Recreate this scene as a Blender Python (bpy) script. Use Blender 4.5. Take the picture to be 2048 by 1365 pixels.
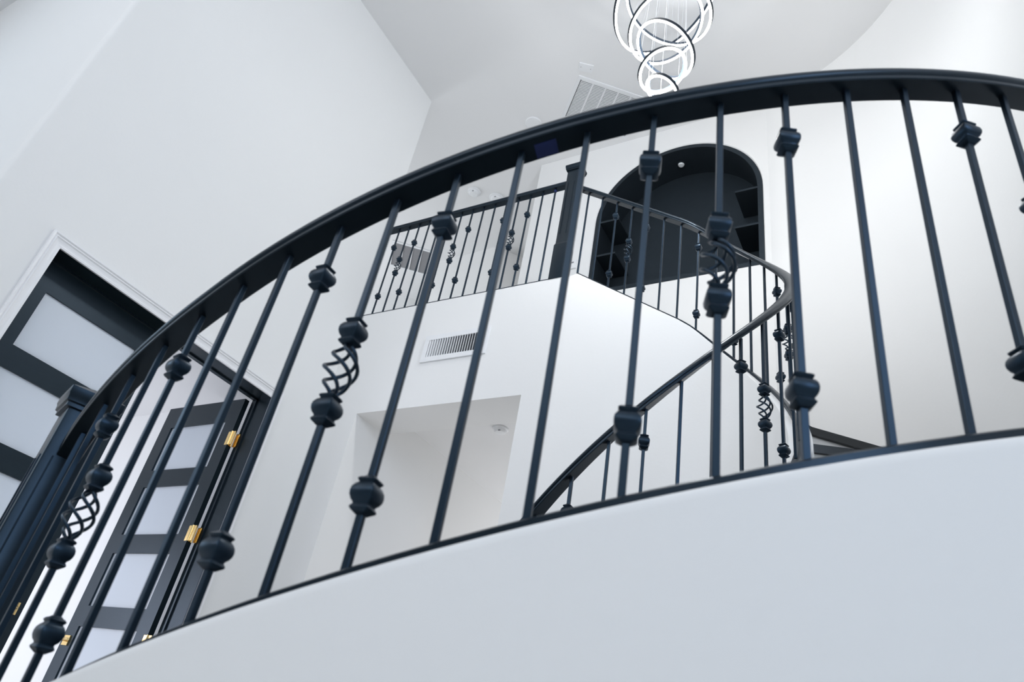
import bpy, math
from mathutils import Vector, Matrix

for o in list(bpy.data.objects):
    bpy.data.objects.remove(o, do_unlink=True)
scene = bpy.context.scene
COL = scene.collection
pi = math.pi
def rad(d): return d * pi / 180.0

# ------------------------------------------------------------------ camera
# origin of the world = the lens; X runs along the back wall, Y into the house, Z up
cam_data = bpy.data.cameras.new("camera")
cam = bpy.data.objects.new("camera", cam_data)
COL.objects.link(cam)
RIGHT = Vector((0.87043143, 0.4644107, 0.16331511))
UP = Vector((0.13536596, -0.54474793, 0.82760241))
BACK = Vector((0.47331298, -0.69826385, -0.53703112))
cam.matrix_world = Matrix(((RIGHT.x, UP.x, BACK.x, 0), (RIGHT.y, UP.y, BACK.y, 0), (RIGHT.z, UP.z, BACK.z, 0), (0, 0, 0, 1)))
cam_data.sensor_fit = 'HORIZONTAL'
cam_data.sensor_width = 36.0
cam_data.lens = 25.457
cam_data.clip_start = 0.05
cam_data.dof.use_dof = True
cam_data.dof.focus_distance = 4.6
cam_data.dof.aperture_fstop = 4.5
scene.camera = cam

# ------------------------------------------------------------------ world, daylight and added fills, exposure
world = bpy.data.worlds.new("sky")
scene.world = world
world.use_nodes = True
bgn = world.node_tree.nodes["Background"]
bgn.inputs[0].default_value = (0.72, 0.85, 1.0, 1)
bgn.inputs[1].default_value = 0.15

def area(name, loc, target, sx, sy, power, color):
    d = bpy.data.lights.new(name, 'AREA')
    d.shape = 'RECTANGLE'; d.size = sx; d.size_y = sy; d.energy = power; d.color = color
    o = bpy.data.objects.new(name, d); COL.objects.link(o)
    o.location = loc
    o.rotation_euler = (Vector(target) - Vector(loc)).to_track_quat('-Z', 'Y').to_euler()
    return o
FLOOR = -0.53
CEIL = 6.565
WFY = -4.5
COOL = (0.78, 0.88, 1.0)
def soft_light(name, loc, target, sx, sy, power, color):
    return area(name, loc, target, sx, sy, power, color)
for wx in (-5.0, -1.0, 2.25):      # daylight in the tall windows behind the camera: upper half
    soft_light("daylight_high", (wx, WFY + 0.03, 4.75), (wx, 2.0, 4.75), 2.6, 2.6, 84, (0.96, 0.965, 1.0))
soft_light("daylight_west", (-8.75, -1.9, 2.6), (0, -1.0, 1.5), 2.6, 3.0, 70, (0.5, 0.75, 1.0))
soft_light("fill_east", (4.95, -1.4, 3.6), (-2.0, 0.5, 3.2), 3.4, 3.6, 205, (0.52, 0.72, 1.0))  # added fill to brighten the door wall; the east wall has no window
soft_light("fill_study", (-6.5, 1.24, 0.9), (-6.3, 3.75, 1.2), 2.6, 2.2, 90, (0.84, 0.88, 1.0))  # unseen fill added inside the study, set against a blank wall
soft_light("fill_hall", (-8.6, 4.7, 4.9), (-4.0, 5.4, 5.7), 1.2, 1.8, 54, (0.90, 0.94, 1.0))  # added fill that brightens the upper hall, no window behind it
soft_light("fill_passage", (-2.75, 7.9, 1.0), (-3.2, 4.0, 1.4), 1.2, 2.0, 46, (0.93, 0.95, 1.0))  # added fill at the blank far end of the passage

scene.view_settings.view_transform = 'Standard'
scene.view_settings.look = 'None'
scene.view_settings.gamma = 1.0
scene.view_settings.use_curve_mapping = False
scene.view_settings.exposure = -0.02

# ------------------------------------------------------------------ materials
def new_mat(name, color, rough=0.5, metal=0.0, spec=0.5, bump=None, coat=0.0, vary=None, tint=None):
    m = bpy.data.materials.new(name)
    m.use_nodes = True
    nt = m.node_tree
    b = nt.nodes["Principled BSDF"]
    b.inputs["Base Color"].default_value = (*color, 1)
    b.inputs["Roughness"].default_value = rough
    b.inputs["Metallic"].default_value = metal
    b.inputs["Specular IOR Level"].default_value = spec
    b.inputs["Coat Weight"].default_value = coat
    if tint: b.inputs["Specular Tint"].default_value = (*tint, 1)
    tc = nt.nodes.new("ShaderNodeTexCoord")
    if vary:
        n = nt.nodes.new("ShaderNodeTexNoise"); n.inputs["Scale"].default_value = vary[0]
        n.inputs["Detail"].default_value = 4
        mp = nt.nodes.new("ShaderNodeMapping"); mp.inputs["Scale"].default_value = vary[2] if len(vary) > 2 else (1, 1, 1)
        nt.links.new(tc.outputs["Object"], mp.inputs[0]); nt.links.new(mp.outputs[0], n.inputs["Vector"])
        r = nt.nodes.new("ShaderNodeMixRGB"); r.blend_type = 'MIX'
        k = vary[1]
        r.inputs[1].default_value = (*[max(0, c * (1 - k)) for c in color], 1)
        r.inputs[2].default_value = (*[min(1, c * (1 + k)) for c in color], 1)
        nt.links.new(n.outputs["Fac"], r.inputs[0]); nt.links.new(r.outputs[0], b.inputs["Base Color"])
    if bump:
        n2 = nt.nodes.new("ShaderNodeTexNoise"); n2.inputs["Scale"].default_value = bump[0]
        n2.inputs["Detail"].default_value = 5; n2.inputs["Roughness"].default_value = 0.6
        nt.links.new(tc.outputs["Object"], n2.inputs["Vector"])
        bp = nt.nodes.new("ShaderNodeBump"); bp.inputs["Strength"].default_value = bump[1]
        bp.inputs["Distance"].default_value = bump[2]
        nt.links.new(n2.outputs["Fac"], bp.inputs["Height"]); nt.links.new(bp.outputs[0], b.inputs["Normal"])
    return m

M = {}
M['wall'] = new_mat("plaster_white", (0.82, 0.82, 0.81), 0.62, bump=(38, 0.16, 0.004), spec=0.35)
M['ceil'] = new_mat("ceiling_paint", (0.80, 0.80, 0.80), 0.75, bump=(60, 0.12, 0.003), spec=0.25)
M['floor'] = new_mat("oak_floor", (0.60, 0.57, 0.53), 0.45, vary=(6, 0.25, (1, 9, 1)))
M['iron'] = new_mat("black_iron", (0.006, 0.011, 0.017), 0.34, spec=0.5, vary=(30, 0.25), tint=(0.42, 0.68, 1.0))  # blue window sheen is put into the specular tint
M['rail'] = new_mat("black_rail_paint", (0.006, 0.010, 0.014), 0.30, spec=0.36, vary=(9, 0.3, (1, 1, 6)), tint=(0.55, 0.76, 1.0))  # tint colours the reflections blue, again for the windows' sheen
M['door'] = new_mat("black_door_paint", (0.006, 0.011, 0.014), 0.36, spec=0.45, vary=(10, 0.25, (1, 1, 8)), tint=(0.6, 0.78, 1.0))
M['niche'] = new_mat("charcoal_cabinet_paint", (0.013, 0.017, 0.021), 0.5, spec=0.35, vary=(12, 0.15), tint=(0.6, 0.8, 1.0))
M['tread'] = new_mat("black_tread", (0.012, 0.016, 0.02), 0.35)
M['white'] = new_mat("white_enamel", (0.80, 0.81, 0.82), 0.4)
M['trim'] = new_mat("white_trim_gloss", (0.84, 0.84, 0.85), 0.35)
M['dark'] = new_mat("duct_shade", (0.05, 0.055, 0.06), 0.8)  # dark colour stands in for the shade inside the vents
M['grille'] = new_mat("grey_filter", (0.24, 0.24, 0.25), 0.8)
M['brass'] = new_mat("polished_brass", (0.85, 0.62, 0.28), 0.22, metal=1.0)
M['tape'] = new_mat("blue_tape", (0.008, 0.02, 0.10), 0.5)
M['cord'] = new_mat("steel_cable", (0.5, 0.52, 0.55), 0.5)
M['alu'] = new_mat("dark_grey_aluminium", (0.012, 0.02, 0.032), 0.5, spec=0.3)
M['lens'] = new_mat("lamp_lens", (0.75, 0.78, 0.8), 0.25)
M['ink'] = new_mat("grey_print", (0.2, 0.2, 0.22), 0.6)

def emit_mat(name, color, s):
    m = bpy.data.materials.new(name); m.use_nodes = True
    b = m.node_tree.nodes["Principled BSDF"]
    b.inputs["Base Color"].default_value = (0.8, 0.8, 0.8, 1)
    b.inputs["Emission Color"].default_value = (*color, 1)
    b.inputs["Emission Strength"].default_value = s
    return m
M['led'] = emit_mat("led_strip", (1.0, 0.99, 0.95), 12.0)

def frosted():
    m = bpy.data.materials.new("frosted_glass"); m.use_nodes = True
    nt = m.node_tree; nt.nodes.clear()
    out = nt.nodes.new("ShaderNodeOutputMaterial")
    d = nt.nodes.new("ShaderNodeBsdfDiffuse"); d.inputs[0].default_value = (0.80, 0.84, 0.89, 1)
    t = nt.nodes.new("ShaderNodeBsdfTranslucent"); t.inputs[0].default_value = (0.82, 0.87, 0.92, 1)
    g = nt.nodes.new("ShaderNodeBsdfGlossy"); g.inputs["Roughness"].default_value = 0.3
    m1 = nt.nodes.new("ShaderNodeMixShader"); m1.inputs[0].default_value = 0.4
    m2 = nt.nodes.new("ShaderNodeMixShader"); m2.inputs[0].default_value = 0.05
    nt.links.new(d.outputs[0], m1.inputs[1]); nt.links.new(t.outputs[0], m1.inputs[2])
    nt.links.new(m1.outputs[0], m2.inputs[1]); nt.links.new(g.outputs[0], m2.inputs[2])
    nt.links.new(m2.outputs[0], out.inputs[0])
    return m
M['frost'] = frosted()

# ------------------------------------------------------------------ mesh helpers
class MB:
    def __init__(s): s.v = []; s.f = []
    def quad_loop(s, loops, close=True, caps=True):
        """skin a list of equal-length vertex loops"""
        n = len(loops[0]); b = len(s.v)
        for lp in loops: s.v.extend([tuple(p) for p in lp])
        for i in range(len(loops) - 1):
            for j in range(n if close else n - 1):
                k = (j + 1) % n
                s.f.append((b + i * n + j, b + i * n + k, b + (i + 1) * n + k, b + (i + 1) * n + j))
        if caps and close:
            s.f.append(tuple(b + j for j in reversed(range(n))))
            s.f.append(tuple(b + (len(loops) - 1) * n + j for j in range(n)))
        return s
    def box(s, x0, x1, y0, y1, z0, z1):
        return s.quad_loop([[(x0, y0, z0), (x1, y0, z0), (x1, y1, z0), (x0, y1, z0)], [(x0, y0, z1), (x1, y0, z1), (x1, y1, z1), (x0, y1, z1)]])
    def prism(s, poly, z0, z1):
        return s.quad_loop([[(x, y, z0) for x, y in poly], [(x, y, z1) for x, y in poly]])
    def face(s, pts):
        b = len(s.v); s.v.extend([tuple(p) for p in pts]); s.f.append(tuple(range(b, b + len(pts)))); return s
    def tube(s, pts, r, n=8):
        loops = []
        for i, p in enumerate(pts):
            p = Vector(p)
            t = (Vector(pts[min(i + 1, len(pts) - 1)]) - Vector(pts[max(i - 1, 0)])).normalized()
            a = Vector((0, 0, 1)) if abs(t.z) < 0.9 else Vector((1, 0, 0))
            u = t.cross(a).normalized(); w = t.cross(u)
            rr = r[i] if isinstance(r, (list, tuple)) else r
            loops.append([p + u * (rr * math.cos(2 * pi * k / n)) + w * (rr * math.sin(2 * pi * k / n)) for k in range(n)])
        return s.quad_loop(loops)
    def lathe(s, prof, n=24, c=(0, 0, 0), flip=1):
        return s.quad_loop([[(c[0] + r * math.cos(2 * pi * k / n), c[1] + r * math.sin(2 * pi * k / n), c[2] + flip * z) for k in range(n)] for r, z in prof])
    def obj(s, name, mat, parent=None, loc=(0, 0, 0), rot=(0, 0, 0), smooth=None, origin=None):
        me = bpy.data.meshes.new(name)
        vs = s.v
        if origin is not None:
            vs = [(x - origin[0], y - origin[1], z - origin[2]) for x, y, z in vs]
            loc = origin
        me.from_pydata(vs, [], s.f)
        import bmesh
        bm = bmesh.new(); bm.from_mesh(me); bmesh.ops.recalc_face_normals(bm, faces=bm.faces); bm.to_mesh(me); bm.free()
        if smooth is not None:
            me.polygons.foreach_set("use_smooth", [True] * len(me.polygons))
            me.set_sharp_from_angle(angle=rad(smooth))
        me.materials.append(M[mat] if isinstance(mat, str) else mat)
        return link(me, name, parent, loc, rot)
def link(me, name, parent=None, loc=(0, 0, 0), rot=(0, 0, 0)):
    o = bpy.data.objects.new(name, me); COL.objects.link(o)
    if parent is not None:
        o.parent = parent
        base = PBASE.get(parent.name, None)
        if base is not None: loc = (loc[0] - base[0], loc[1] - base[1], loc[2] - base[2])
    o.location = loc; o.rotation_euler = rot
    return o
PBASE = {}
def thing(name, base, label, cat, group=None):
    o = bpy.data.objects.new(name, None); COL.objects.link(o)
    o.location = base; o.empty_display_size = 0.1
    PBASE[o.name] = tuple(base)           # children are given in world coordinates
    o["label"] = label; o["category"] = cat
    if group: o["group"] = group
    return o
def tag(o, label, cat, group=None):
    o["label"] = label; o["category"] = cat
    if group: o["group"] = group
    return o
def struct(o, label=None, cat=None):
    o["kind"] = "structure"
    if label: o["label"] = label
    if cat: o["category"] = cat
    return o

# ------------------------------------------------------------------ key plan dimensions
CX, CY = -1.2355, 3.1335         # centre of the stairwell
RI = 0.7519                      # inner baluster line
RW = 2.024                       # curved wall
OX, OY, RO = -1.1457, 2.8187, 1.9968   # centre and radius of the outer (near) baluster line
DS = 0.13565                     # baluster spacing
YB = 3.8854                      # straight baluster line of upper flight and balcony
XS = -2.149                      # top of the flight
LS = CX - XS
XW = -4.35                       # wall with the doors
YN = CY + RW                     # wall with the niche
def outer(th, r=RO):
    if th < -98: r += 0.040 * ((-98 - th) / 22.0) ** 1.3      # the line eases out towards the lower newel
    return (OX + r * math.cos(rad(th)), OY + r * math.sin(rad(th)))
def outer_z(th): return 0.012908 * th + 1.29417
def inner(s, off=0.0):
    """point on the inner line; off > 0 moves towards the stair treads"""
    if s < LS: return (XS + s, YB + off)
    a = pi / 2 - (s - LS) / RI
    return (CX + (RI + off) * math.cos(a), CY + (RI + off) * math.sin(a))
def inner_ang(s): return 0.0 if s < LS else -(s - LS) / RI      # tangent direction
def inner_z(s):
    k = 0.10
    if s < LS - k: return 3.545 - 0.7188 * s
    if s > LS + k: return 3.545 - 0.7188 * LS - 1.1264 * (s - LS)
    t = (s - LS + k) / (2 * k)                                   # eased change of pitch
    return 3.545 - 0.7188 * (LS - k) - 0.7188 * (s - LS + k) - (1.1264 - 0.7188) * k * t * t

# ------------------------------------------------------------------ the setting
struct(MB().box(-9, 5, WFY - 0.2, 9.5, FLOOR - 0.15, FLOOR).obj("floor", 'floor'), "pale oak floor at the foot of the stairs", "floor")
struct(MB().box(-9.2, 5.2, WFY - 0.2, 9.7, CEIL, CEIL + 0.15).obj("ceiling", 'ceil'), "flat white ceiling high above the stairwell", "ceiling")

# wall with the double door, with its rounded outside corner towards the camera's left
DY0, DY1, DZ = 1.471, 3.303, 2.352         # door opening
XT = -4.56                                  # far face of that wall
w = MB()
rb = 0.035
corner = [(XW, DY0 - 0.02), (XW, 1.0 + rb)] + [(XW - rb + rb * math.cos(rad(-a)), 1.0 + rb + rb * math.sin(rad(-a))) for a in range(0, 91, 10)] + [(-8.8, 1.0), (-8.8, 1.2), (XT, 1.2), (XT, DY0 - 0.02)]
w.prism(corner, FLOOR, CEIL)
w.box(XT, XW, DY0 - 0.02, DY1 + 0.02, DZ + 0.02, CEIL)
w.box(XT, XW, DY1 + 0.02, 3.862, FLOOR, CEIL)
struct(w.obj("wall_left", 'wall', smooth=25), "tall white wall with the black double door", "wall")

# back wall below the balcony, continuing as the curved inner wall of the stair
HT = 0.055
LEDGE = 3.49
OPX0, OPX1, OPZ = -3.95, -2.43, 2.457       # passage opening
w = MB()
w.box(XW, OPX0, YB - HT, YB + HT, FLOOR, LEDGE)
w.box(OPX0, OPX1, YB - HT, 4.212, OPZ, LEDGE)
w.box(OPX1, XS - 0.06, YB - HT, YB + HT, FLOOR, LEDGE)
w.box(OPX1, OPX1 + 0.12, YB + HT, 4.212, FLOOR, LEDGE)
loops = []
S_END = LS + RI * rad(212)
ss = [-0.06 + (LS + 0.06) * i / 12 for i in range(12)] + [LS + (S_END - LS) * i / 72 for i in range(73)]
for s in ss:
    zt = min(inner_z(s) - 0.025, LEDGE + 0.03) if s > 0 else LEDGE
    r = 0.018
    pr = [(-HT, FLOOR), (-HT, zt - r)] + [(-HT + r - r * math.cos(rad(a)), zt - r + r * math.sin(rad(a))) for a in (30, 60, 90)] + [(HT - r + r * math.sin(rad(a)), zt - r + r * math.cos(rad(a))) for a in (0, 30, 60, 90)] + [(HT, FLOOR)]
    lp = []
    for u, z in pr:
        if s < LS: p = (XS + s, YB + u)
        else:
            p = inner(s, u)
        lp.append((p[0], p[1], max(z, FLOOR)))
    loops.append(lp)
w.quad_loop(loops)
struct(w.obj("wall_back", 'wall', smooth=30), "white wall under the balcony curling into the stair's inner side", "wall")

# low wall carrying the near railing
w = MB(); loops = []
for i in range(0, 81):
    th = -121.5 + (121.5 - 13.5) * i / 80
    zt = outer_z(th) - 0.023
    r = 0.022
    pr = [(-HT, FLOOR), (-HT, zt - r)] + [(-HT + r - r * math.cos(rad(a)), zt - r + r * math.sin(rad(a))) for a in (30, 60, 90)] + [(HT - r + r * math.sin(rad(a)), zt - r + r * math.cos(rad(a))) for a in (0, 22, 45, 67, 90)] + [(HT, FLOOR)]
    loops.append([(*outer(th, RO + u), z) for u, z in pr])
w.quad_loop(loops)
struct(w.obj("wall_front", 'wall', smooth=30), "curved white knee wall carrying the near railing", "wall")

# wall with the arched niche, running into the curved stairwell wall
NX, NR, NS, NB = -1.863, 0.879, 5.372, 4.385   # arch centre, radius, spring line, sill
NX0, NX1 = NX - NR, NX + NR
XL = -3.57
XR = NX1 + 0.05
w = MB()
ZU = 2.76                                       # the passage runs through below this height
w.face([(XL, YN, ZU), (NX0, YN, ZU), (NX0, YN, CEIL), (XL, YN, CEIL)])
w.face([(NX0, YN, ZU), (-1.6, YN, ZU), (-1.6, YN, NB), (NX0, YN, NB)])
w.face([(-1.6, YN, FLOOR), (NX1, YN, FLOOR), (NX1, YN, NB), (-1.6, YN, NB)])
w.face([(NX1, YN, FLOOR), (XR, YN, FLOOR), (XR, YN, CEIL), (NX1, YN, CEIL)])
NA = 40
for i in range(NA):
    a0, a1 = pi - pi * i / NA, pi - pi * (i + 1) / NA
    x0, z0 = NX + NR * math.cos(a0), NS + NR * math.sin(a0)
    x1, z1 = NX + NR * math.cos(a1), NS + NR * math.sin(a1)
    w.face([(x0, YN, z0), (x1, YN, z1), (x1, YN, CEIL), (x0, YN, CEIL)])
# rounded plaster return around the opening
arch = [(NX0, NB)] + [(NX + NR * math.cos(pi - pi * i / NA), NS + NR * math.sin(pi - pi * i / NA)) for i in range(NA + 1)] + [(NX1, NB)]
def arch_loop(off, y):
    pts = [(NX0 + off, y, NB + off)]
    pts += [(NX + (NR - off) * math.cos(pi - pi * i / NA), y, NS + (NR - off) * math.sin(pi - pi * i / NA)) for i in range(NA + 1)]
    pts += [(NX1 - off, y, NB + off)]
    return pts
w.quad_loop([arch_loop(0, YN), arch_loop(0.004, YN + 0.004), arch_loop(0.010, YN + 0.012), arch_loop(0.012, YN + 0.03)], caps=False)
# diagonal return wall of the landing
for (x0, y0), (x1, y1) in (((XL, YN), (-4.55, 6.71)),):
    w.face([(x0, y0, 3.3), (x1, y1, 3.3), (x1, y1, CEIL), (x0, y0, CEIL)])
struct(w.obj("wall_niche", 'wall', smooth=40), "white wall above the stairs pierced by the arched niche", "wall")
w = MB()
pts = [(XR, YN)]
a_start = math.asin((YN - 0.022 - CY) / RW)
for i in range(0, 61):
    a = rad(80) * (1 - i / 60)
    pts.append((CX + RW * math.cos(a), CY + RW * math.sin(a)))
pts += [(CX + RW, 2.8), (CX + RW, 2.24)]
lo = [(x, y, FLOOR) for x, y in pts]; hi = [(x, y, CEIL) for x, y in pts]
w.quad_loop([lo, hi], close=False)
w.face([(CX + RW, 2.24, FLOOR), (5, 2.24, FLOOR), (5, 2.24, CEIL), (CX + RW, 2.24, CEIL)])
struct(w.obj("wall_right", 'wall', smooth=40), "tall curved white stairwell wall", "wall")

# landing behind the balcony rail
w = MB()
w.box(-8.6, XS - 0.02, YB + HT, 8.6, 3.26, 3.44)
w.box(-8.6, XW - 0.01, 3.862, YB + HT, 3.26, 3.44)
struct(w.obj("floor_landing", 'wall'), "landing slab behind the balcony railing", "floor")
w = MB()
def seg(m, a, b, z0, z1, t=0.1):
    d = Vector((b[0] - a[0], b[1] - a[1])).normalized(); n = Vector((-d.y, d.x)) * t
    m.prism([a, b, (b[0] + n.x, b[1] + n.y), (a[0] + n.x, a[1] + n.y)], z0, z1)
for a, b in (((-4.86, 6.32), (-5.95, 6.36)), ((-4.55, 6.71), (-4.86, 6.32))):
    seg(w, b, a, 3.44, CEIL)
seg(w, (-5.95, 6.36), (-5.95, 8.6), 3.44, CEIL, -0.1)
seg(w, (-8.7, 5.62), (-5.6, 7.93), 3.44, CEIL)
seg(w, (-8.8, 3.86), (-8.8, 5.62), 3.44, CEIL)
seg(w, (-8.8, 3.862), (XT, 3.862), 3.44, CEIL, -0.1)
struct(w.obj("wall_hall", 'wall'), "pale walls of the upper hall behind the balcony", "wall")

# passage under the balcony
w = MB()
w.box(OPX0 - 0.1, OPX0, YB + HT, 8.0, FLOOR, 3.2)
w.box(OPX0, -1.6, 8.0, 8.1, FLOOR, 3.2)
w.box(-1.7, -1.6, 5.3, 8.0, FLOOR, 2.75)
w.box(OPX1 + 0.12, -1.6, 4.212, 4.3, FLOOR, 2.6)
w.box(-1.7, -1.6, 4.3, 5.3, FLOOR, 2.44)
struct(w.obj("wall_passage", 'wall'), "pale walls of the passage under the balcony", "wall")
struct(MB().box(OPX0, -1.6, 4.212, 8.0, 2.675, 2.75).obj("ceiling_passage", 'ceil'), "ceiling of the passage under the balcony", "ceiling")

# room beyond the double door
w = MB()
w.box(-8.3, XT, 3.75, 3.85, FLOOR, 2.9)
w.box(-8.4, -8.3, 1.2, 3.85, FLOOR, 2.9)
struct(w.obj("wall_study", 'wall'), "pale walls of the room beyond the open door", "wall")
struct(MB().box(-8.3, XT, 1.2, 3.75, 2.668, 2.8).obj("ceiling_study", 'ceil'), "ceiling of the room beyond the open door", "ceiling")

# room behind the camera with three tall windows
w = MB()
w.box(-9, 5, WFY - 0.2, WFY, FLOOR, 0.2); w.box(-9, 5, WFY - 0.2, WFY, 5.3, CEIL)
wins = ((-6.4, -3.6), (-2.4, 0.4), (0.9, 3.6))
xs = [-9] + [x for ab in wins for x in ab] + [5]
for i in range(0, len(xs), 2): w.box(xs[i], xs[i + 1], WFY - 0.2, WFY, 0.2, 5.3)
struct(w.obj("wall_street", 'wall'), "white wall with three tall windows behind the camera", "wall")
struct(MB().box(-9.1, -8.8, WFY, 1.1, FLOOR, CEIL).obj("wall_west", 'wall'), "white side wall left of the camera", "wall")
struct(MB().box(5, 5.2, WFY, 2.3, FLOOR, CEIL).obj("wall_east", 'wall'), "white side wall right of the camera", "wall")
for i, (a, b) in enumerate(wins):
    f = MB()
    f.box(a, a + 0.07, WFY - 0.12, WFY - 0.04, 0.2, 5.3); f.box(b - 0.07, b, WFY - 0.12, WFY - 0.04, 0.2, 5.3)
    f.box(a + 0.07, b - 0.07, WFY - 0.12, WFY - 0.04, 0.2, 0.27); f.box(a + 0.07, b - 0.07, WFY - 0.12, WFY - 0.04, 5.23, 5.3)
    f.box((a + b) / 2 - 0.03, (a + b) / 2 + 0.03, WFY - 0.12, WFY - 0.04, 0.27, 5.23)
    struct(f.obj("window_%d" % (i + 1), 'door'), "tall dark framed window behind the camera", "window")

# ------------------------------------------------------------------ doors, frame and casing
def frame_sweep(m, prof, y0, y1, z1, x):
    """profile of (distance out from the opening, projection) mitred round the door opening"""
    st = []
    for d, t in prof: st.append(((y0 - d, FLOOR), (y0 - d, z1 + d), (y1 + d, z1 + d), (y1 + d, FLOOR), t))
    m.quad_loop([[(x + p[4], p[i][0], p[i][1]) for p in st] for i in range(4)])
c = MB()
frame_sweep(c, [(0, -0.005), (0, 0.012), (0.012, 0.014), (0.02, 0.010), (0.03, 0.011), (0.045, 0.015), (0.052, 0.022), (0.06, 0.018), (0.068, 0.026), (0.078, 0.027), (0.082, 0.02), (0.082, -0.005)], DY0, DY1, DZ, XW)
struct(c.obj("trim_1", 'trim'), "white moulded casing around the black double door", "trim")
j = MB()
X0j, X1j = XT, XW - 0.002
j.box(X0j, X1j, DY0 - 0.02, DY0, FLOOR, DZ); j.box(X0j, X1j, DY1, DY1 + 0.02, FLOOR, DZ); j.box(X0j, X1j, DY0 - 0.02, DY1 + 0.02, DZ, DZ + 0.02)
j.box(-4.512, -4.497, DY0, DY0 + 0.012, FLOOR, DZ); j.box(-4.512, -4.497, DY1 - 0.012, DY1, FLOOR, DZ); j.box(-4.512, -4.497, DY0, DY1, DZ - 0.012, DZ)
struct(j.obj("trim_2", 'door'), "black door lining and stop in the double doorway", "trim")

LW, LH, LT = 0.908, 2.865, 0.042
def make_leaf(name, label, loc, rot):
    t = thing(name, loc, label, "door"); t["kind"] = "structure"
    PBASE.pop(t.name)
    t.rotation_euler = (0, 0, rot)
    st = 0.125
    def part(n, m, x0, x1, z0, z1, y0=-LT, y1=0.0):
        b = MB(); e = 0.002
        b.box(x0, x1, y0, y1, z0, z1)
        return b.obj(n, m, t)
    part("stile", 'door', 0, st, 0, LH); part("stile", 'door', LW - st, LW, 0, LH)
    edges = [LH]
    for i in range(5):
        top = 2.675 - 0.523 * i
        edges += [top, top - 0.382]
    edges.append(0)
    for i in range(0, len(edges), 2): part("rail", 'door', st, LW - st, edges[i + 1], edges[i])
    for i in range(1, len(edges) - 1, 2): part("pane", 'frost', st, LW - st, edges[i + 1], edges[i], -LT * 0.68, -LT * 0.36)
    return t
# closed leaf: hinge at the near jamb, outer face towards the hall
d1 = make_leaf("door_1", "closed black door leaf with five frosted glass panes", (-4.555, DY0 + 0.004, FLOOR + 0.005), pi / 2)
# open leaf: swung into the room, standing square to the wall
d2 = make_leaf("door_2", "open black door leaf with frosted panes and brass hinges", (-4.578, 3.250, FLOOR + 0.005), pi)
for z in (2.52, 1.775, 1.03, 0.3):
    h = MB()
    h.box(-0.03, 0.045, LT - 0.042 - 0.004, LT - 0.042 + 0.000, z - 0.055, z + 0.055) if False else None
    h.box(-0.004, 0.0, -LT + 0.002, -0.004, z - 0.055, z + 0.055)            # leaf plate on the door edge
    h.box(-0.048, -0.0045, -LT - 0.0075, -LT - 0.0035, z - 0.055, z + 0.055)     # plate on the jamb side
    h.box(-0.004, 0.03, 0.0, 0.003, z - 0.055, z + 0.055)
    h.tube([(-0.008, -LT + 0.014, z - 0.06), (-0.008, -LT + 0.014, z + 0.06)], 0.0075, 10)
    h.tube([(-0.012, 0.004, z - 0.057), (-0.012, 0.004, z + 0.057)], 0.008, 10)
    h.box(-0.05, -0.012, 0.001, 0.004, z - 0.055, z + 0.055)
    h.obj("hinge", 'brass', d2, smooth=40)["label"] = "polished brass hinge"
for leaf in (d1, d2):
    ro = MB(); x = LW - 0.065; z = 1.005
    side = 1 if leaf is d2 else -1
    yb = 0.0 if side > 0 else -LT
    ro.box(x - 0.033, x + 0.033, min(yb, yb + side * 0.01), max(yb, yb + side * 0.01), z - 0.033, z + 0.033)
    ha = ro.obj("handle", 'brass', leaf); ha["label"] = "brass lever handle on a square rosette"
    le = MB(); le.tube([(x, yb + side * 0.008, z), (x, yb + side * 0.055, z), (x - 0.01, yb + side * 0.062, z), (x - 0.11, yb + side * 0.062, z)], 0.009, 10)
    le.obj("lever", 'brass', ha, smooth=40)

# ------------------------------------------------------------------ railings: shared baluster pieces
BW = 0.0064
def bar_mesh(name, spans):
    m = MB(); ch = 0.0012
    sec = [(BW, BW - ch), (BW - ch, BW), (-BW + ch, BW), (-BW, BW - ch), (-BW, -BW + ch), (-BW + ch, -BW), (BW - ch, -BW), (BW, -BW + ch)]
    for z0, z1 in spans: m.prism(sec, z0, z1)
    o = m.obj(name, 'iron'); me = o.data; bpy.data.objects.remove(o); return me
def rounded_square(h, k=0.28, n=3):
    r = h * k; pts = []
    for cx, cy, a0 in ((h - r, h - r, 0), (-h + r, h - r, 90), (-h + r, -h + r, 180), (h - r, -h + r, 270)):
        for i in range(n): pts.append((cx + r * math.cos(rad(a0 + 90 * i / (n - 1))), cy + r * math.sin(rad(a0 + 90 * i / (n - 1)))))
    return pts
def knuckle_mesh():
    m = MB()
    prof = [(0.0078, -0.034), (0.0115, -0.031), (0.0160, -0.0275), (0.0180, -0.0245), (0.0168, -0.0215), (0.0146, -0.0185), (0.0152, -0.0155), (0.0188, -0.0115), (0.0216, -0.005), (0.0224, 0.002), (0.0213, 0.009), (0.0180, 0.015), (0.0146, 0.0185), (0.0140, 0.0205), (0.0162, 0.0225), (0.0170, 0.0255), (0.0140, 0.0285), (0.0100, 0.0305), (0.0078, 0.033)]
    m.quad_loop([[(x, y, z) for x, y in rounded_square(h, 0.20)] for h, z in prof])
    o = m.obj("knuckle", 'iron', smooth=38); me = o.data; bpy.data.objects.remove(o); return me
def basket_mesh():
    m = MB(); H = 0.108; N = 22
    for q in range(4):
        pts = []
        for i in range(N + 1):
            t = i / N
            r = 0.005 + 0.0265 * math.sin(pi * t) ** 0.85
            a = q * pi / 2 - 1.55 * pi * t
            pts.append((r * math.cos(a), r * math.sin(a), -H / 2 + H * t))
        m.tube(pts, 0.0039, 6)
    o = m.obj("basket", 'iron', smooth=60); me = o.data; bpy.data.objects.remove(o); return me
KN = knuckle_mesh(); BK = basket_mesh()
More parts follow.
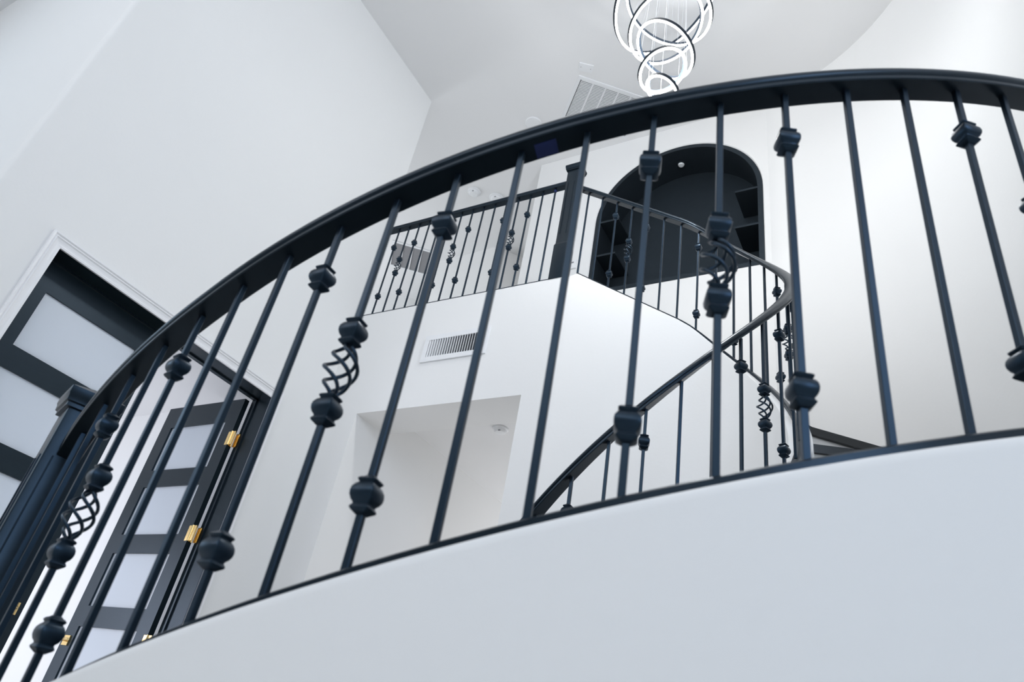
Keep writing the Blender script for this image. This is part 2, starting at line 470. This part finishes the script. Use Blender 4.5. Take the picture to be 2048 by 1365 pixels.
def baluster_kit(L, k1, k2, b1, b2):
    return dict(P=(bar_mesh("baluster", [(0, L)]), [], None),
                K=(bar_mesh("baluster", [(0, L)]), [k1, k2], None),
                B=(bar_mesh("baluster", [(0, b1), (b2, L)]), [b1, b2], (b1 + b2) / 2))
HB = 0.868
KIT = baluster_kit(HB, 0.128, 0.722, 0.342, 0.513)
KITG = baluster_kit(1.04, 0.215, 0.81, 0.467, 0.632)
def baluster(kit, kind, parent, loc, rz):
    me, kn, bk = kit[kind]
    b = link(me, "baluster", parent, loc, (0, 0, rz))
    for z in kn:
        o = link(KN, "knuckle", None, (0, 0, z)); o.parent = b
    if bk is not None:
        o = link(BK, "basket", None, (0, 0, bk)); o.parent = b
        o["label"] = "twisted iron basket"
    return b
RAILP = [(-0.0295, 0.0), (0.0295, 0.0), (0.0315, 0.003), (0.0315, 0.010), (0.0285, 0.013), (0.0285, 0.016), (0.0325, 0.021), (0.0335, 0.029), (0.0305, 0.038), (0.023, 0.046), (0.011, 0.0505), (0.0, 0.0515), (-0.011, 0.0505), (-0.023, 0.046), (-0.0305, 0.038), (-0.0335, 0.029), (-0.0325, 0.021), (-0.0285, 0.016), (-0.0285, 0.013), (-0.0315, 0.010), (-0.0315, 0.003)]
SHOEP = [(-0.0165, -0.027), (0.0165, -0.027), (0.0165, -0.004), (0.0125, 0.0), (-0.0125, 0.0), (-0.0165, -0.004)]
def sweep(name, mat, prof, pts, parent, smooth=35):
    """pts: (x, y, z, normal_angle)"""
    m = MB()
    m.quad_loop([[(x + u * math.cos(a), y + u * math.sin(a), z + v) for u, v in prof] for x, y, z, a in pts])
    return m.obj(name, mat, parent, smooth=smooth)

def newel(parent, x, y, rz, z0, zcap, half, capw):
    """square post with a wider base block, recessed flutes and a stepped cap"""
    n = MB()
    zb = z0 + (zcap - z0) * 0.30
    n.quad_loop([[(px, py, z) for px, py in rounded_square(h, 0.08)] for h, z in ((half + 0.008, z0), (half + 0.008, zb - 0.02), (half + 0.002, zb), (half, zb + 0.004), (half, zcap))])
    o = n.obj("newel_post", 'rail', parent, (x, y, 0), (0, 0, rz), smooth=30)
    f = MB()
    for k in range(4):
        a = k * pi / 2
        for sgn in (-1, 1):
            u = sgn * half * 0.55
            for (w0, d0) in ((0.0022, 0.0035),):
                pts = [(half + d0, u - w0), (half + d0, u + w0), (half - 0.002, u + w0), (half - 0.002, u - w0)]
                rp = [(px * math.cos(a) - py * math.sin(a), px * math.sin(a) + py * math.cos(a)) for px, py in pts]
                f.prism(rp, zb + 0.10, zcap - 0.18)
    fo = f.obj("moulding", 'rail', None); fo.parent = o
    cm = MB()
    h = half
    prof = [(h + 0.001, zcap - 0.035), (h + 0.010, zcap - 0.033), (h + 0.010, zcap - 0.022), (h + 0.016, zcap - 0.018), (h + 0.017, zcap - 0.004), (capw, zcap + 0.004), (capw, zcap + 0.026), (capw - 0.006, zcap + 0.03), (0.012, zcap + 0.058), (0.001, zcap + 0.06)]
    cm.quad_loop([[(px, py, z) for px, py in rounded_square(hh, 0.05)] for hh, z in prof])
    c = cm.obj("cap", 'rail', None, smooth=30); c.parent = o
    return o

# near railing, curving up from the lower newel
nr = thing("stair_railing", (*outer(-120.6), outer_z(-120.6) - 0.03), "large black iron stair railing curving across the foreground", "railing")
ths = [-119.4 + (119.4 - 14.6) * i / 90 for i in range(91)]
sweep("handrail", 'rail', RAILP, [(*outer(t), outer_z(t) + HB - 0.002, rad(t)) for t in ths], nr)
sweep("shoe_rail", 'rail', SHOEP, [(*outer(t), outer_z(t), rad(t)) for t in ths], nr)
for i in range(26):
    th = -95.75 + 3.935 * (i - 5)
    baluster(KIT, "PPKBK"[i % 5], nr, (*outer(th), outer_z(th) - 0.003), rad(th))
newel(nr, -2.19, 1.054, rad(-19), FLOOR, 0.80, 0.058, 0.078)
tp = MB()
tp.quad_loop([[(*outer(t, r), outer_z(t) + HB - 0.0035) for r in (RO - 0.026, RO + 0.012)] + [(*outer(t, r), outer_z(t) + HB - 0.0022) for r in (RO + 0.012, RO - 0.026)] for t in (-75.3, -74.0)])
tp.obj("tape", 'tape', nr)["label"] = "dark blue tape patch"

# railing of the inner side, from the foot of the stairs up to the landing newel
ir = thing("stair_railing", (XS, YB, 3.5), "slender black railing spiralling up the inner stair to the landing", "railing")
S0, S1 = 0.0, LS + RI * rad(208)
sl = [S0 + (LS - 0.12) * i / 8 for i in range(8)] + [LS - 0.12 + (S1 - LS + 0.12) * i / 110 for i in range(111)]
def ipt(s, dz): return (*inner(s), inner_z(s) + dz, pi / 2 + inner_ang(s))
sweep("handrail", 'rail', RAILP, [ipt(s, HB - 0.002) for s in [-0.11] + sl], ir)
sweep("shoe_rail", 'rail', SHOEP, [ipt(s, 0) for s in sl], ir)
k = 0
while -0.0044 + k * DS < S1 - 0.05:
    s = -0.0044 + k * DS
    baluster(KIT, "PPKBK"[k % 5], ir, (*inner(s), inner_z(s) - 0.003), inner_ang(s))
    k += 1
newel(ir, -2.315, YB, 0, LEDGE, 4.735, 0.052, 0.072)
SN = S1 + 0.05
newel(ir, *inner(SN), inner_ang(SN), FLOOR, inner_z(S1) + HB + 0.12, 0.056, 0.076)

# balcony railing
br = thing("balcony_railing", (-3.3, YB, LEDGE), "straight black balcony railing between white wall and landing newel", "railing")
sweep("handrail", 'rail', RAILP, [(-4.345, YB, 4.568, pi / 2), (-2.369, YB, 4.568, pi / 2)], br)
for i in range(15):
    x = -4.205 + (4.205 - 2.489) * i / 14
    b = baluster(KITG, "KBKPP"[i % 5], br, (x, YB, 3.53), 0)
    if i == 14:
        t = MB().box(-0.0085, 0.0085, -0.0085, 0.0085, 1.005, 1.03).obj("tape", 'tape', None); t.parent = b
MB().box(-4.345, -2.378, YB - 0.02, YB + 0.02, LEDGE, 3.531).obj("shoe_rail", 'rail', br)  # black strip, coloured to stand in for the shadow line along the ledge

# ------------------------------------------------------------------ stair treads and risers
st = thing("staircase", (CX, CY, FLOOR), "winding stair with black treads and white risers behind railings", "stairs")
def outer_limit(t):
    """distance from the stair centre to the outer side in direction t (degrees)"""
    dx, dy = math.cos(rad(t)), math.sin(rad(t))
    if t >= 0: return RW - 0.004
    best = (CX + RW - CX) / dx if dx > 1e-6 else 99
    ex, ey = CX - OX, CY - OY; R = RO - HT
    b = ex * dx + ey * dy; q = b * b - (ex * ex + ey * ey - R * R)
    best = min(best, -b + math.sqrt(q)) if q > 0 else best
    return min(best, 2.3) - 0.004
def tz(t): return 2.888 - 0.01478 * (90 - t) - 0.175
RIN = RI + HT + 0.002
def wedge(t0, t1, z0, z1, n=6):
    poly = [(CX + RIN * math.cos(rad(t0 + (t1 - t0) * i / n)), CY + RIN * math.sin(rad(t0 + (t1 - t0) * i / n))) for i in range(n + 1)]
    poly += [(CX + outer_limit(t) * math.cos(rad(t)), CY + outer_limit(t) * math.sin(rad(t))) for t in [t1 - (t1 - t0) * i / n for i in range(n + 1)]]
    return MB().prism(poly, z0, z1)
k = 0
t = 78.0
while t > -110:
    z = tz(t)
    if z > FLOOR + 0.1:
        wedge(t, t + 18.5, z - 0.046, z).obj("tread", 'tread', st)
        zl = max(tz(t - 17.5), FLOOR)
        wedge(t + 1.2, t + 2.2, zl, z - 0.046, 2).obj("riser", 'wall', st)
    t -= 17.5
for x, z in ((CX - 0.0, tz(95)), (-1.50, tz(95) + 0.222), (-1.78, tz(95) + 0.444)):
    MB().box(x - 0.33, x, YB + HT + 0.002, YN - 0.002, z - 0.046, z).obj("tread", 'tread', st)
    MB().box(x - 0.045, x - 0.025, YB + HT + 0.002, YN - 0.002, z - 0.222, z - 0.046).obj("riser", 'wall', st)

# ------------------------------------------------------------------ arched niche
ND = 0.40
ni = thing("arched_niche", (NX, YN + 0.02, NB), "tall arched niche lined in charcoal with side shelves", "niche")
q = MB()
q.quad_loop([arch_loop(0.0125, YN + 0.008), arch_loop(0.0125, YN + ND), arch_loop(0.06, YN + ND), arch_loop(0.06, YN + 0.008), arch_loop(0.0125, YN + 0.008)], caps=False)
q.obj("lining", 'niche', ni, smooth=40)
b = MB(); b.face(arch_loop(0.05, YN + ND - 0.01)); b.face(list(reversed(arch_loop(0.05, YN + ND))))
b.obj("back_panel", 'niche', ni)
for z in (5.375, 4.905):
    MB().box(NX1 - 0.06 - 0.215, NX1 - 0.058, YN + 0.014, YN + ND - 0.012, z - 0.012, z + 0.012).obj("shelf", 'niche', ni)
    MB().box(NX0 + 0.058, NX0 + 0.06 + 0.215, YN + 0.014, YN + ND - 0.012, z - 0.012, z + 0.012).obj("shelf", 'niche', ni)
dl = thing("recessed_light", (-1.883, YN + 0.2, 6.175), "small round downlight in the top of the charcoal niche", "light")
MB().lathe([(0.044, 0.012), (0.05, 0.004), (0.05, 0.0), (0.036, -0.003), (0.034, 0.004)], 24, (-1.883, YN + 0.2, 6.175)).obj("housing", 'niche', dl, smooth=40)
MB().lathe([(0.034, 0.004), (0.034, -0.006), (0.026, -0.016), (0.001, -0.019)], 24, (-1.883, YN + 0.2, 6.175)).obj("lens", 'lens', dl, smooth=40)

# ------------------------------------------------------------------ chandelier
ch = thing("chandelier", (CX - 0.036, CY - 0.017, CEIL), "chandelier of six tilted glowing white rings on thin cables", "chandelier")
CC = Vector((CX - 0.036, CY - 0.017, 0))
MB().lathe([(0.001, -0.05), (0.17, -0.05), (0.18, -0.04), (0.18, 0)], 40, (CC.x, CC.y, CEIL)).obj("canopy", 'white', ch, smooth=40)
RINGS = ((4.411, 0.119, 0.493, 0.137), (4.63, 0.174, -0.437, -0.082), (4.874, 0.237, 0.548, 0.17), (5.163, 0.295, -0.465, -0.122), (5.42, 0.350, 0.40, 0.0), (5.605, 0.500, -0.70, -0.32))
for ri, (z, r, nx, ny) in enumerate(RINGS):
    n = Vector((nx, ny, 1)).normalized(); u = Vector((0, 1, 0)).cross(n).normalized(); v = n.cross(u)
    c0 = Vector((CC.x, CC.y, z))
    def ringloop(rr, h, N=72): return [c0 + (u * math.cos(2 * pi * i / N) + v * math.sin(2 * pi * i / N)) * rr + n * h for i in range(N)]
    hw = 0.011
    g = MB().quad_loop([ringloop(r + hw, 0.001), ringloop(r + hw, 0.026), ringloop(r - hw, 0.026), ringloop(r - hw, 0.001), ringloop(r + hw, 0.001)], caps=False)
    go = g.obj("ring", 'alu', ch, smooth=40)
    d = MB().quad_loop([ringloop(r + hw - 0.001, 0.0), ringloop(r + hw - 0.001, 0.004), ringloop(r - hw + 0.001, 0.004), ringloop(r - hw + 0.001, 0.0), ringloop(r - hw + 0.003, -0.003), ringloop(r + hw - 0.003, -0.003), ringloop(r + hw - 0.001, 0.0)], caps=False)
    do = d.obj("led_strip", 'led', None, smooth=50); do.parent = go; do.location = (0, 0, 0)
    for kk in range(3):
        a = 2 * pi * kk / 3 + 0.5 * ri
        p = c0 + (u * math.cos(a) + v * math.sin(a)) * r + n * 0.026
        top = Vector((CC.x + 0.13 * math.cos(a), CC.y + 0.13 * math.sin(a), CEIL - 0.05))
        MB().tube([p, top], 0.0008, 5).obj("cable", 'cord', ch)

    lp = bpy.data.lights.new("ring_fill", 'POINT'); lp.energy = (38, 40, 3, 3, 3, 3)[ri]; lp.shadow_soft_size = 0.06; lp.color = (0.97, 0.985, 1.0)  # unseen point light added at the ring centre to boost the chandelier
    lo = bpy.data.objects.new("ring_fill", lp); COL.objects.link(lo); lo.parent = ch
    lo.location = (0, 0, z - CEIL)

# ------------------------------------------------------------------ vents, detectors, plates
def vent45(name, tl, ang, w, h, cols, label, backing, nsl=28, slatmat='white'):
    e1 = Vector((math.cos(ang), math.sin(ang), 0)); e2 = Vector((-math.sin(ang), math.cos(ang), 0))
    o0 = Vector((tl[0], tl[1], CEIL))
    t = thing(name, (tl[0], tl[1], CEIL), label, "vent")
    def obx(m, a0, a1, b0, b1, z0, z1):
        cs = [o0 + e1 * a + e2 * b for a, b in ((a0, b0), (a1, b0), (a1, b1), (a0, b1))]
        m.quad_loop([[(p.x, p.y, CEIL + z0) for p in cs], [(p.x, p.y, CEIL + z1) for p in cs]])
    fw = 0.035
    f = MB()
    obx(f, 0, w, 0, fw, -0.012, 0); obx(f, 0, w, h - fw, h, -0.012, 0); obx(f, 0, fw, fw, h - fw, -0.012, 0); obx(f, w - fw, w, fw, h - fw, -0.012, 0)
    f.obj("frame", 'white', t)
    bk = MB(); obx(bk, fw, w - fw, fw, h - fw, -0.0025, -0.0005); bk.obj("backing", backing, t)
    cw = (w - 2 * fw) / cols
    for i in range(cols):
        if i:
            dv = MB(); obx(dv, fw + cw * i - 0.008, fw + cw * i + 0.008, fw, h - fw, -0.012, -0.003); dv.obj("divider", 'white', t)
        if nsl:
            sl_ = MB()
            for q_ in range(nsl):
                b0 = fw + (h - 2 * fw) * (q_ + 0.15) / nsl
                obx(sl_, fw + cw * i + 0.008, fw + cw * (i + 1) - 0.008, b0, b0 + (h - 2 * fw) / nsl * 0.62, -0.009, -0.006)
            so = sl_.obj("louvers", slatmat, t); so["kind"] = "stuff"
    return t
vent45("ceiling_vent", (-2.63, 4.146), rad(43), 0.79, 0.60, 5, "white louvered return vent set diagonally in the ceiling above stairs", 'dark')
vent45("ceiling_vent", (-6.27, 5.72), rad(42), 0.62, 0.62, 4, "grey filter grille in the upper hall ceiling seen through balcony railing", 'grille', nsl=0)

# supply register on the back wall
wv = thing("wall_vent", (-3.12, YB - HT, 2.866), "white wall register below the balcony", "vent")
y = YB - HT
f = MB()
vx0, vx1, vz0, vz1 = -3.43, -2.815, 2.864, 3.118
ix0, ix1, iz0, iz1 = -3.385, -2.86, 2.909, 3.073
f.box(vx0, vx1, y - 0.014, y, vz0, iz0); f.box(vx0, vx1, y - 0.014, y, iz1, vz1); f.box(vx0, ix0, y - 0.014, y, iz0, iz1); f.box(ix1, vx1, y - 0.014, y, iz0, iz1)
f.obj("frame", 'white', wv)
MB().box(ix0, ix1, y - 0.002, y - 0.0005, iz0, iz1).obj("backing", 'dark', wv)  # flat dark sheet in place of a shaded recess
for i in range(22):
    x = ix0 + (ix1 - ix0) * (i + 0.5) / 22
    dx = 0.0035 - 0.0075 * i / 21
    MB().prism([(x - dx - 0.0018, y - 0.015), (x - dx + 0.0018, y - 0.015), (x + dx + 0.0018, y - 0.0025), (x + dx - 0.0018, y - 0.0025)], iz0, iz1).obj("slat", 'white', wv)

def detector(name, x, y, z, r, label, cat, ring=False):
    t = thing(name, (x, y, z), label, cat)
    MB().lathe([(r, 0.0), (r, -0.01), (r * 0.93, -0.016)] + ([(r * 0.6, -0.018)] if ring else [(r * 0.8, -0.018), (r * 0.74, -0.032), (r * 0.62, -0.042), (r * 0.3, -0.046), (0.001, -0.046)]), 32, (x, y, z)).obj("body", 'white', t, smooth=35)
    if ring: MB().lathe([(r * 0.6, -0.0175), (r * 0.5, -0.013), (r * 0.25, -0.0145), (0.001, -0.015)], 32, (x, y, z)).obj("lens", 'lens', t, smooth=35)
    else:
        for a in (0.8,): MB().box(x + r * 0.68 * math.cos(a - 2) - 0.009, x + r * 0.68 * math.cos(a - 2) + 0.009, y + r * 0.68 * math.sin(a - 2) - 0.005, y + r * 0.68 * math.sin(a - 2) + 0.005, z - 0.0425, z - 0.036).obj("slot", 'ink', t)
    return t
detector("smoke_detector", -4.608, 5.274, CEIL, 0.085, "white smoke detector, left of two on the hall ceiling", "detector")
detector("smoke_detector", -4.383, 5.468, CEIL, 0.095, "white round detector touching the balcony rail, right of the smoke detector", "detector")
detector("recessed_light", -3.376, 4.55, CEIL, 0.095, "pale round recessed ceiling light beside the diagonal vent", "light", ring=True)
detector("recessed_light", -7.25, 6.95, CEIL, 0.1, "round ceiling light low in the far hall behind balcony", "light", ring=True)
detector("smoke_detector", -3.098, 4.66, 2.675, 0.07, "small white detector on the passage ceiling under the balcony", "detector")

pl = thing("ceiling_plate", (-2.52, 4.085, CEIL), "blank white rectangular cover plate on ceiling beside the vent", "plate")
pm = MB(); a = rad(36)
e1 = (math.cos(a), math.sin(a)); e2 = (-math.sin(a), math.cos(a))
cc = [(-2.525 + u * 0.075 * e1[0] + v * 0.045 * e2[0], 4.088 + u * 0.075 * e1[1] + v * 0.045 * e2[1]) for u, v in ((-1, -1), (1, -1), (1, 1), (-1, 1))]
pm.prism(cc, CEIL - 0.012, CEIL); pm.obj("cover", 'white', pl)
for u in (-0.7, 0.7):
    sx, sy = -2.525 + u * 0.075 * e1[0], 4.088 + u * 0.075 * e1[1]
    MB().lathe([(0.004, 0), (0.004, -0.002), (0.001, -0.002)], 10, (sx, sy, CEIL - 0.012)).obj("screw", 'ink', pl)
tp = thing("thermostat", (-2.93, YN, 4.80), "small white wall control beside the landing newel post", "control")
MB().box(-2.975, -2.88, YN - 0.02, YN, 4.775, 4.885).obj("case", 'white', tp)
MB().box(-2.95, -2.91, YN - 0.0212, YN - 0.0202, 4.845, 4.862).obj("display", 'ink', tp)
